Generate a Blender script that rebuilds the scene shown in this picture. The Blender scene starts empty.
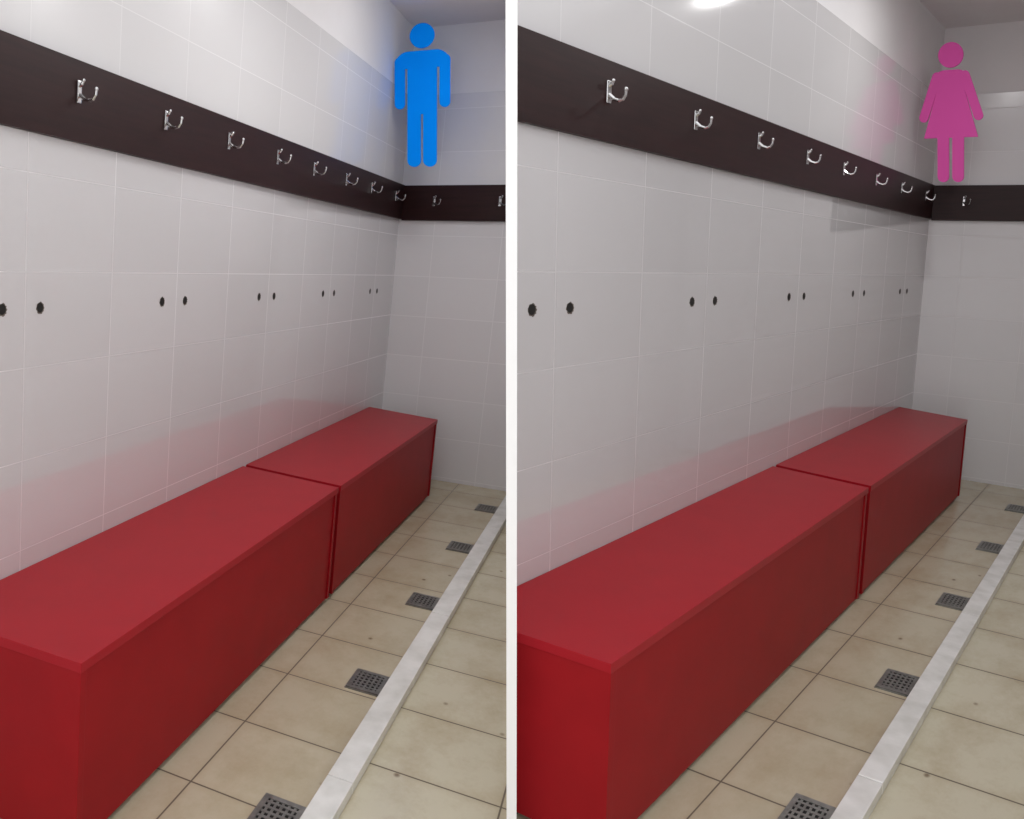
import bpy, bmesh, math
from mathutils import Vector, Matrix
sc=bpy.context.scene
sc.view_settings.view_transform='Standard'
sc.view_settings.look='None'
S=0.806                       # module -> metres
CAM=Vector((0,0,1.2493))
# ------------------------------------------------------------------ rooms
class Room: pass
def mkroom(o,u,b,w,ku,kb,kw):
    r=Room(); r.O=Vector(o)
    r.M=Matrix((Vector(u)*S*ku,Vector(b)*S*kb,Vector(w)*S*kw)).transposed()
    r.I=r.M.inverted(); return r
RL=mkroom((-.1335,4.755,-.0459),(-.2836,-.95888,.01079),(.90256,-.43056,-.00023),(.0582,.02958,.99787),1,1,1)
RR=mkroom((3.1337,4.7989,.0602),(-.68641,-.72718,-.00814),(.8212,-.57048,-.01306),(-.04434,.02903,.99859),1.3307,.7617,1.0007)
# partition plane between the two rooms
PN=Vector((0.99938*.99-0*.138,.00646*.99-.98292*.138,.03447*.99+.18406*.138)).normalized()
TH=.0205
RL.cut=(CAM-PN*TH/2, PN); RR.cut=(CAM+PN*TH/2,-PN)
# ------------------------------------------------------------------ materials
def newmat(n):
    m=bpy.data.materials.new(n); m.use_nodes=True
    return m,m.node_tree,m.node_tree.nodes['Principled BSDF']
def N(t,k,**kw):
    n=t.nodes.new(k)
    for a,v in kw.items(): setattr(n,a,v)
    return n
def math_(t,op,a,b=None,c=None,clamp=False):
    n=N(t,'ShaderNodeMath',operation=op); n.use_clamp=clamp
    for i,v in enumerate((a,b,c)):
        if v is None: continue
        if isinstance(v,(int,float)): n.inputs[i].default_value=v
        else: t.links.new(v,n.inputs[i])
    return n.outputs[0]
def joint(t,coord,off,pitch,hw,soft):
    x=math_(t,'DIVIDE',math_(t,'SUBTRACT',coord,off),pitch)
    f=math_(t,'FRACT',x)
    d=math_(t,'MULTIPLY',math_(t,'SUBTRACT',.5,math_(t,'ABSOLUTE',math_(t,'SUBTRACT',f,.5))),pitch)
    mr=N(t,'ShaderNodeMapRange'); t.links.new(d,mr.inputs[0])
    mr.inputs[1].default_value=hw; mr.inputs[2].default_value=hw+soft; mr.inputs[3].default_value=1; mr.inputs[4].default_value=0
    return mr.outputs[0],math_(t,'FLOOR',x)
def mixc(t,f,a,b,mode='MIX'):
    n=N(t,'ShaderNodeMix',data_type='RGBA',blend_type=mode)
    if isinstance(f,(int,float)): n.inputs[0].default_value=f
    else: t.links.new(f,n.inputs[0])
    for i,v in ((6,a),(7,b)):
        if isinstance(v,tuple): n.inputs[i].default_value=(*v,1)
        else: t.links.new(v,n.inputs[i])
    return n.outputs[2]
def tilemat(name,ax1,off1,p1,ax2,off2,p2,base,grout,hw,rough,vary=.04,dirt=None,dirtamt=0.,bump=.15,jb=.3,wav=.0025,ior=1.5,specks=False):
    m,t,p=newmat(name)
    p.inputs['IOR'].default_value=ior
    at=N(t,'ShaderNodeAttribute',attribute_name='roomco')
    s=N(t,'ShaderNodeSeparateXYZ'); t.links.new(at.outputs['Vector'],s.inputs[0])
    j1,i1=joint(t,s.outputs[ax1],off1,p1,hw,hw*.8); j2,i2=joint(t,s.outputs[ax2],off2,p2,hw,hw*.8)
    j=math_(t,'MAXIMUM',j1,j2)
    cx=N(t,'ShaderNodeCombineXYZ'); t.links.new(i1,cx.inputs[0]); t.links.new(i2,cx.inputs[1])
    wn=N(t,'ShaderNodeTexWhiteNoise',noise_dimensions='3D'); t.links.new(cx.outputs[0],wn.inputs[0])
    v=math_(t,'ADD',1-vary/2,math_(t,'MULTIPLY',wn.outputs[0],vary))
    vm=N(t,'ShaderNodeCombineColor')
    for i in range(3): t.links.new(v,vm.inputs[i])
    col=mixc(t,1.,base,vm.outputs[0],'MULTIPLY')
    if dirt:
        nz=N(t,'ShaderNodeTexNoise'); t.links.new(at.outputs['Vector'],nz.inputs['Vector']); nz.inputs['Scale'].default_value=4.5; nz.inputs['Detail'].default_value=8; nz.inputs['Roughness'].default_value=.7
        mr=N(t,'ShaderNodeMapRange'); t.links.new(nz.outputs[0],mr.inputs[0]); mr.inputs[1].default_value=.42; mr.inputs[2].default_value=.70; mr.inputs[4].default_value=dirtamt
        col=mixc(t,mr.outputs[0],col,dirt)
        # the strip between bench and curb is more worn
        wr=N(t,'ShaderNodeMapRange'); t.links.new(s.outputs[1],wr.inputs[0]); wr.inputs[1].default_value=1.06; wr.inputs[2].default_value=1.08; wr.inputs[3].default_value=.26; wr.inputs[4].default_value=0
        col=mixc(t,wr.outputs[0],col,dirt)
        # grime gathering along the joints
        g1,_=joint(t,s.outputs[ax1],off1,p1,.002,.03); g2,_=joint(t,s.outputs[ax2],off2,p2,.002,.03)
        col=mixc(t,math_(t,'MULTIPLY',math_(t,'MAXIMUM',g1,g2),.22),col,dirt)
    if specks:
        vo=N(t,'ShaderNodeTexVoronoi'); t.links.new(at.outputs['Vector'],vo.inputs['Vector']); vo.inputs['Scale'].default_value=6.
        nn=N(t,'ShaderNodeTexNoise'); t.links.new(at.outputs['Vector'],nn.inputs['Vector']); nn.inputs['Scale'].default_value=2.
        r1=N(t,'ShaderNodeMapRange'); t.links.new(vo.outputs['Distance'],r1.inputs[0]); r1.inputs[1].default_value=.03; r1.inputs[2].default_value=.08; r1.inputs[3].default_value=.7; r1.inputs[4].default_value=0
        r2=math_(t,'GREATER_THAN',nn.outputs[0],.48)
        col=mixc(t,math_(t,'MULTIPLY',r1.outputs[0],r2),col,(.14,.08,.04))
    col=mixc(t,j,col,grout); t.links.new(col,p.inputs['Base Color'])
    r=math_(t,'ADD',rough,math_(t,'MULTIPLY',j,.4)); t.links.new(r,p.inputs['Roughness'])
    nz2=N(t,'ShaderNodeTexNoise'); t.links.new(at.outputs['Vector'],nz2.inputs['Vector']); nz2.inputs['Scale'].default_value=2.2; nz2.inputs['Detail'].default_value=1
    cxy=math_(t,'MULTIPLY',math_(t,'SUBTRACT',wn.outputs[0],.5),math_(t,'MULTIPLY',s.outputs[ax1],wav*2))
    h=math_(t,'ADD',math_(t,'ADD',math_(t,'MULTIPLY',nz2.outputs[0],wav),cxy),math_(t,'MULTIPLY',j,-.0015*jb/.3))
    bp=N(t,'ShaderNodeBump'); bp.inputs['Strength'].default_value=bump; bp.inputs['Distance'].default_value=1.
    t.links.new(h,bp.inputs['Height']); t.links.new(bp.outputs[0],p.inputs['Normal'])
    return m
def plain(name,col,rough=.5,metal=0.,noise=0.,nscale=4.,emit=0.,spec=None,col2=None,bump=0.,stretch=None):
    m,t,p=newmat(name)
    p.inputs['Base Color'].default_value=(*col,1); p.inputs['Roughness'].default_value=rough; p.inputs['Metallic'].default_value=metal
    if spec is not None: p.inputs['Specular IOR Level'].default_value=spec
    if noise or col2:
        tc=N(t,'ShaderNodeTexCoord'); mp=N(t,'ShaderNodeMapping'); t.links.new(tc.outputs['Object'],mp.inputs[0])
        if stretch: mp.inputs['Scale'].default_value=stretch
        nz=N(t,'ShaderNodeTexNoise'); t.links.new(mp.outputs[0],nz.inputs['Vector']); nz.inputs['Scale'].default_value=nscale; nz.inputs['Detail'].default_value=6
        mr=N(t,'ShaderNodeMapRange'); t.links.new(nz.outputs[0],mr.inputs[0]); mr.inputs[1].default_value=.35; mr.inputs[2].default_value=.7
        c2=col2 if col2 else tuple(c*(1-noise) for c in col)
        t.links.new(mixc(t,mr.outputs[0],col,c2),p.inputs['Base Color'])
        if bump:
            bp=N(t,'ShaderNodeBump'); bp.inputs['Strength'].default_value=bump; bp.inputs['Distance'].default_value=.01
            t.links.new(nz.outputs[0],bp.inputs['Height']); t.links.new(bp.outputs[0],p.inputs['Normal'])
    if emit:
        p.inputs['Emission Color'].default_value=(*col,1); p.inputs['Emission Strength'].default_value=emit
    return m
FL=.025                      # finished floor level
WT=(.665,.655,.665); WG=(.71,.70,.71)
m_tl=tilemat('glazed_tile_long_wall',0,.019,.408,2,.051,.289,WT,WG,.0012,.008,bump=.015,ior=2.4)
m_tu=tilemat('glazed_tile_upper_wall',0,.019,.408,2,.051,.289,(.70,.69,.695),(.75,.74,.745),.0012,.10,bump=.05,ior=1.34)
m_tb=tilemat('glazed_tile_end_wall',1,.285,.512,2,.051,.289,(.72,.71,.72),(.765,.755,.765),.0018,.2)
m_pl=plain('white_plaster',(.82,.805,.81),.8,noise=.04)
m_ce=plain('ceiling_paint',(.82,.80,.81),.85,noise=.04)
FB=(.60,.555,.42); FG=(.14,.11,.075)
m_f1=tilemat('floor_tile',0,.214,.3416,1,.225,.4528,FB,FG,.0021,.2,.07,(.42,.34,.21),.62,.12,.3,.001,specks=True)
m_red=plain('red_laminate_shaded',(.33,.008,.013),.45,noise=.10,nscale=9,spec=.14)  # bench red painted darker, shade of the upright faces put into the colour
m_redt=plain('red_laminate_lit',(.38,.009,.018),.38,noise=.06,nscale=9,spec=.19)  # same red painted lighter, as the lid catches more light
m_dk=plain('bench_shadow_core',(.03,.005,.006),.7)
m_bd=plain('wenge_board',(.028,.009,.009),.42,noise=.35,nscale=5,stretch=(1,1,14),spec=.24)
m_ch=plain('chrome',(.66,.66,.66),.22,1.)
m_st=plain('drain_steel',(.30,.30,.28),.4,.8,noise=.3,nscale=40)
m_blk=plain('dark_void',(.008,.007,.006),.8)
m_rim=plain('hole_rim_mortar',(.16,.13,.11),.9,noise=.4,nscale=60)
m_mar=plain('white_marble',(.84,.84,.81),.2,noise=.0,nscale=14,col2=(.68,.68,.64))
m_blue=plain('blue_acrylic_glow',(.0,.26,.97),.6,emit=.14,spec=.05)  # slight glow added to keep the sign flat and bright; not a lamp
m_pink=plain('pink_acrylic_glow',(.66,.09,.37),.6,emit=.10,spec=.05)  # pink sign also glows faintly, added for a flat tone
m_part=plain('white_partition_laminate',(.98,.98,.98),.4)
m_lamp=plain('lamp_diffuser',(1,1,1),.5,emit=5.)
m_lb=plain('lamp_body',(.8,.8,.8),.4)
# ------------------------------------------------------------------ mesh helpers
def box(bm,lo,hi,mi=0,bev=0.):
    vs=[bm.verts.new((x,y,z)) for x in(lo[0],hi[0]) for y in(lo[1],hi[1]) for z in(lo[2],hi[2])]
    F=[(0,1,3,2),(4,6,7,5),(0,4,5,1),(2,3,7,6),(0,2,6,4),(1,5,7,3)]
    fs=[bm.faces.new([vs[i] for i in f]) for f in F]
    for f in fs: f.material_index=mi
    if bev:
        es=list({e for f in fs for e in f.edges})
        r=bmesh.ops.bevel(bm,geom=es,offset=bev,segments=2,affect='EDGES',profile=.6)
        for f in r['faces']: f.material_index=mi
def tube(bm,pts,rad,mi=0,seg=10):
    pts=[Vector(p) for p in pts]; rings=[]
    rr=rad if isinstance(rad,list) else [rad]*len(pts)
    ref=Vector((1,0,0))
    for i,p in enumerate(pts):
        d=(pts[min(i+1,len(pts)-1)]-pts[max(i-1,0)]).normalized()
        rf=ref if abs(d.dot(ref))<.9 else Vector((0,1,0))
        s=d.cross(rf).normalized(); q=d.cross(s)
        rings.append([bm.verts.new(p+(s*math.cos(k*2*math.pi/seg)+q*math.sin(k*2*math.pi/seg))*rr[i]) for k in range(seg)])
    for i in range(len(rings)-1):
        for k in range(seg):
            f=bm.faces.new((rings[i][k],rings[i][(k+1)%seg],rings[i+1][(k+1)%seg],rings[i+1][k])); f.material_index=mi; f.smooth=True
    for r in (rings[0],rings[-1]):
        f=bm.faces.new(r); f.material_index=mi
def prism(bm,outline,ax,d0,d1,mi=0):
    def P(q,d):
        l=list(q); l.insert(ax,d); return l
    A=[bm.verts.new(P(q,d0)) for q in outline]; B=[bm.verts.new(P(q,d1)) for q in outline]
    n=len(outline); fs=[bm.faces.new(A),bm.faces.new(B)]
    for i in range(n): fs.append(bm.faces.new((A[i],A[(i+1)%n],B[(i+1)%n],B[i])))
    for f in fs: f.material_index=mi
def finish(bm,name,room,mats,cut=True,fn=None,smooth=False):
    if fn:
        for v in bm.verts: v.co=Vector(fn(v.co))
    if room:
        for v in bm.verts: v.co=room.O+room.M@v.co
        if cut:
            g=list(bm.verts)+list(bm.edges)+list(bm.faces)
            co,no=room.cut
            r=bmesh.ops.bisect_plane(bm,geom=g,dist=1e-6,plane_co=co,plane_no=no,clear_outer=True)
            ce=[e for e in r['geom_cut'] if isinstance(e,bmesh.types.BMEdge)]
            if ce:
                try: bmesh.ops.holes_fill(bm,edges=ce,sides=0)
                except Exception: pass
    if not bm.verts: bm.free(); return None
    bmesh.ops.recalc_face_normals(bm,faces=bm.faces)
    c=sum((v.co for v in bm.verts),Vector())/len(bm.verts); zmin=min(v.co.z for v in bm.verts)
    org=Vector((c.x,c.y,zmin))
    loc=[room.I@(v.co-room.O) for v in bm.verts] if room else [v.co.copy() for v in bm.verts]
    for v in bm.verts: v.co-=org
    me=bpy.data.meshes.new(name); bm.to_mesh(me); bm.free()
    at=me.attributes.new('roomco','FLOAT_VECTOR','POINT')
    for i,q in enumerate(loc): at.data[i].vector=q
    for m in mats: me.materials.append(m)
    ob=bpy.data.objects.new(name,me); ob.location=org; sc.collection.objects.link(ob)
    return ob
def B(): return bmesh.new()
CE=3.21; TT=2.752; AM=6.6
# ------------------------------------------------------------------ per-room build
def slant(p):
    bf=.574; s=.042*max(0,4.03-p[0]); return (p[0]-s*(bf-p[1])/bf,p[1],p[2])
def bench(room,a0,a1):
    h=.566; d=.574; t=.026; z=FL+.020
    bm=B()
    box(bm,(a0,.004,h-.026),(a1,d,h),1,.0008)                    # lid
    box(bm,(a0+.003,.006,z),(a0+t,d-.003,h-.027),0,.001)            # far end panel
    box(bm,(a1-t,.006,z),(a1-.003,d-.003,h-.027),0,.001)            # near end panel
    box(bm,(a0+t,d-.030,z),(a1-t,d-.010,h-.027),0)               # front panel, set back
    box(bm,(a0+t,.006,z),(a1-t,.025,h-.027),0)                   # rear panel
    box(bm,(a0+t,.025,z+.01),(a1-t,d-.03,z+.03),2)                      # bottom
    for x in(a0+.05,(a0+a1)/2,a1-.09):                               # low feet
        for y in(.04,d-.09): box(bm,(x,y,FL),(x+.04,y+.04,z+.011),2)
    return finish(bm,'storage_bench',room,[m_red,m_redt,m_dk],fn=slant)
def hook(room,pos,axis):
    bm=B()
    box(bm,(-.010,.0,-.035),(.010,.006,.032),0,.003)
    J=[(0,.004,-.010),(0,.026,-.024),(0,.046,-.029),(0,.062,-.026),(0,.072,-.014),(0,.074,.001)]
    tube(bm,J,[.007,.006,.0055,.005,.005,.005])
    bmesh.ops.create_icosphere(bm,subdivisions=2,radius=.0070,matrix=Matrix.Translation((0,.074,.003)))
    tube(bm,[(0,.004,.016),(0,.014,.021),(0,.020,.030)],[.006,.0055,.005])
    bmesh.ops.create_icosphere(bm,subdivisions=2,radius=.0062,matrix=Matrix.Translation((0,.020,.031)))
    for f in bm.faces: f.smooth=len(f.verts)<=4 and f.calc_area()<3e-5
    if axis=='left': fn=lambda p:(pos[0]+p[0],pos[1]+p[1],pos[2]+p[2])
    else: fn=lambda p:(pos[0]+p[1],pos[1]-p[0]+p[1]*.95,pos[2]+p[2])
    return finish(bm,'coat_hook',room,[m_ch],fn=fn)
def drain(room,a,b):
    bm=B(); r=.072; F=FL
    box(bm,(a-r,b-r,F-.002),(a+r,b+r,F+.003),0)
    box(bm,(a-r+.008,b-r+.008,F),(a+r-.008,b+r-.008,F+.0042),1)
    q=r-.012; n=7
    for i in range(n):
        x=-q+2*q*i/(n-1)
        box(bm,(a+x-.0042,b-q,F+.003),(a+x+.0042,b+q,F+.0068),0)
        box(bm,(a-q,b+x-.0042,F+.003),(a+q,b+x+.0042,F+.0062),0)
    for s in(-1,1):
        box(bm,(a+s*q-.008,b-q-.008,F+.003),(a+s*q+.008,b+q+.008,F+.0075),0)
        box(bm,(a-q-.008,b+s*q-.008,F+.003),(a+q+.008,b+s*q+.008,F+.0073),0)
    return finish(bm,'floor_drain',room,[m_st,m_blk])
def circ(cx,cy,r,n=40): return [(cx+r*math.cos(2*math.pi*i/n),cy+r*math.sin(2*math.pi*i/n)) for i in range(n)]
def rrect(x0,y0,x1,y1,r,n=8):
    o=[]
    for cx,cy,s in((x1-r,y1-r,0),(x0+r,y1-r,90),(x0+r,y0+r,180),(x1-r,y0+r,270)):
        for i in range(n+1):
            a=math.radians(s+90*i/n); o.append((cx+r*math.cos(a),cy+r*math.sin(a)))
    return o
def capsule(p,q,r,n=10):
    a=math.atan2(q[1]-p[1],q[0]-p[0]); o=[]
    for c,s in((q,-90),(p,90)):
        for i in range(n+1):
            t=a+math.radians(s+180*i/n); o.append((c[0]+r*math.cos(t),c[1]+r*math.sin(t)))
    return o
def sign(room,kind):
    if kind=='m':
        a,b0,c0,w,h,W,H=.42,.222,2.660,.394,.899,55.,143.
        sh=[circ(0,12.3,12.2),[(x,min(y,44.)) for x,y in rrect(-27.5,27,27.5,55,14)],rrect(-27.5,32,-17.2,84,5.1),rrect(17.2,32,27.5,84,5.1),
            rrect(-14.6,30,14.6,90,1),rrect(-14.6,75,-1.2,143,6.5),rrect(1.2,75,14.6,143,6.5)]
        mt=m_blue; e=(0,.096,2.846); st=(a,b0,2.75)
    else:
        a,b0,c0,w,h,W,H=.60,.280,2.5165,.4416,.848,64.,140.
        sh=[circ(0,12.6,12.5),rrect(-16,27.5,16,46,9.),capsule((-14,33.5),(-27.3,74),4.6),capsule((14,33.5),(27.3,74),4.6),
            [(-9,29),(9,29),(12.2,42),(27,95),(-27,95),(-12.2,42)],rrect(-13.2,80,-1.7,140,5.6),rrect(1.7,80,13.2,140,5.6)]
        mt=m_pink; e=(0,.096,2.724); st=(a,b0,2.6)
    bm=B()
    for i,o in enumerate(sh):
        ol=[]
        for x,y in o:
            c=c0+(H/2-y)*h/H; b=b0+x*w/W-.106*(c-c0); ol.append((b,c))
        prism(bm,ol,0,a-.012,a+.0001*i,0)
    tube(bm,[(st[0]-.008,st[1],st[2]),e],.008,1)
    tube(bm,[(e[0]+.012,e[1],e[2]),(0,e[1],e[2])],.03,1,16)
    return finish(bm,'mens_restroom_sign' if kind=='m' else 'womens_restroom_sign',room,[mt,m_lb],cut=False)
HK=[3.485,3.017,2.555,2.089,1.652,1.173,.720,.202]
HO=[3.781,3.628,2.972,2.810,2.155,1.991,1.347,1.173,.512,.364]
for room,kind in((RL,'m'),(RR,'w')):
    bm=B(); box(bm,(-.15,-.15,-.05),(AM,0,2.02),0); box(bm,(-.15,-.15,2.02),(AM,0,TT),2); box(bm,(-.15,-.15,TT),(AM,-.010,CE+.05),1)
    finish(bm,'wall_left',room,[m_tl,m_pl,m_tu])
    bmx=2.6
    bm=B(); box(bm,(-.15,0,-.05),(0,bmx,TT),0); box(bm,(-.15,-.01,TT),(-.010,bmx,CE+.05),1)
    finish(bm,'wall_back',room,[m_tb,m_pl])
    bm=B(); box(bm,(-.15,-.15,-.12),(AM,bmx+.1,FL),0); finish(bm,'floor',room,[m_f1])
    bm=B(); box(bm,(-.15,-.15,CE),(2.5 if kind=='m' else 1.9,bmx+.1,CE+.12),0); finish(bm,'ceiling',room,[m_ce])
    if kind=='w':
        bm=B(); box(bm,(0,bmx,0),(4.6,bmx+.1,CE),0); finish(bm,'wall_right',room,[m_tb])
    # hook boards
    bm=B(); box(bm,(.001,.001,1.898),(AM-.6,.024,2.138),0,.001)
    finish(bm,'coat_hook_board',room,[m_bd])
    bm=B(); box(bm,(.001,.0255,1.890),(.024,.90,2.134),0,.001)
    finish(bm,'coat_hook_board',room,[m_bd])
    for a in HK: hook(room,(a+.024*a/3.5,.0245,2.046),'left')
    for b in(.265,.755): hook(room,(.0245,b,2.025),'back')
    bm=B()
    for i,a in enumerate(HO):
        r=.0165 if i%2==0 else .0160
        prism(bm,[(a+x*(1+.12*math.sin(3*k+i)),1.387+y*1.15*(1+.1*math.cos(2*k+i))) for k,(x,y) in enumerate(circ(0,0,r,22))],1,-.01,.0012,1)
        prism(bm,[(a+x,1.387+y*1.15) for x,y in circ(0.002,.001,r*.82,22)],1,-.01,.002,0)
    finish(bm,'wall_pipe_holes',room,[m_blk,m_rim])
    bench(room,2.288,4.03); bench(room,.464,2.258)
    bm=B()
    e=[.0,.95,2.23,3.45,5.2,AM]
    for i in range(len(e)-1): box(bm,(e[i]+.001,1.068,FL-.002),(e[i+1]-.001,1.154,FL+.038),0,.003)
    finish(bm,'trim_curb',room,[m_mar])
    for a in(3.640,2.855,2.068,1.278,.488): drain(room,a,.986)
    sign(room,kind)
    L=[(2.3,.95,2.80,4.5,.06),(1.25,.75,3.19,3.0,.05)] if kind=='m' else [(1.62,1.03,3.19,5.5,.035)]  # left room's second entry is an unseen fill lamp added to brighten its back
    for (a,b,c,en,rd) in L:
        bm=B()
        prism(bm,circ(a,b,rd,32),2,c,c+.01,0)
        if c<3.1:   # pendant
            prism(bm,circ(a,b,rd+.01,32),2,c+.01,c+.05,1); prism(bm,circ(a,b,.008,12),2,c+.05,CE-.02,1); prism(bm,circ(a,b,.04,24),2,CE-.02,CE,1)
        else: prism(bm,circ(a,b,rd+.01,32),2,c+.01,CE,1)
        finish(bm,'ceiling_lamp_and_fill',room,[m_lamp,m_lb],cut=False)
        ld=bpy.data.lights.new('lamp','AREA'); ld.shape='DISK'; ld.size=.08 if kind=='w' else .11; ld.energy=en; ld.color=(1,.99,.98)
        lo=bpy.data.objects.new('ceiling_lamp_and_fill_light',ld); lo.location=room.O+room.M@Vector((a,b,c-.02)); sc.collection.objects.link(lo)
# ------------------------------------------------------------------ partition between the rooms
fw=PN.cross(Vector((0,0,1))).normalized()*-1
if fw.y<0: fw=-fw
up=PN.cross(fw).normalized()
if up.z<0: up=-up
bm=B()
def pp(d,z,s): return CAM+fw*d+up*(z-CAM.z)+PN*s*TH/2
vs=[bm.verts.new(pp(d,z,s)) for d in(1.5,4.75) for z in(-.05,2.62) for s in(-1,1)]
for f in[(0,1,3,2),(4,6,7,5),(0,4,5,1),(2,3,7,6),(0,2,6,4),(1,5,7,3)]: bm.faces.new([vs[i] for i in f])
finish(bm,'wall_partition',None,[m_part])
# ------------------------------------------------------------------ camera, world
cd=bpy.data.cameras.new('camera'); cam=bpy.data.objects.new('camera',cd); sc.collection.objects.link(cam)
x=Vector((.99938,.00646,.03447)); y=Vector((-.03507,.18394,.98231)); z=Vector((0,-.98292,.18406))
m=Matrix((x,y,z)).transposed().to_4x4(); m.translation=CAM; cam.matrix_world=m
cd.sensor_width=36; cd.lens=800/1024*36; cd.shift_x=.109375; cd.clip_start=.02
sc.camera=cam
w=bpy.data.worlds.new('world'); sc.world=w; w.use_nodes=True
w.node_tree.nodes['Background'].inputs[0].default_value=(.99,.985,1,1); w.node_tree.nodes['Background'].inputs[1].default_value=1.4
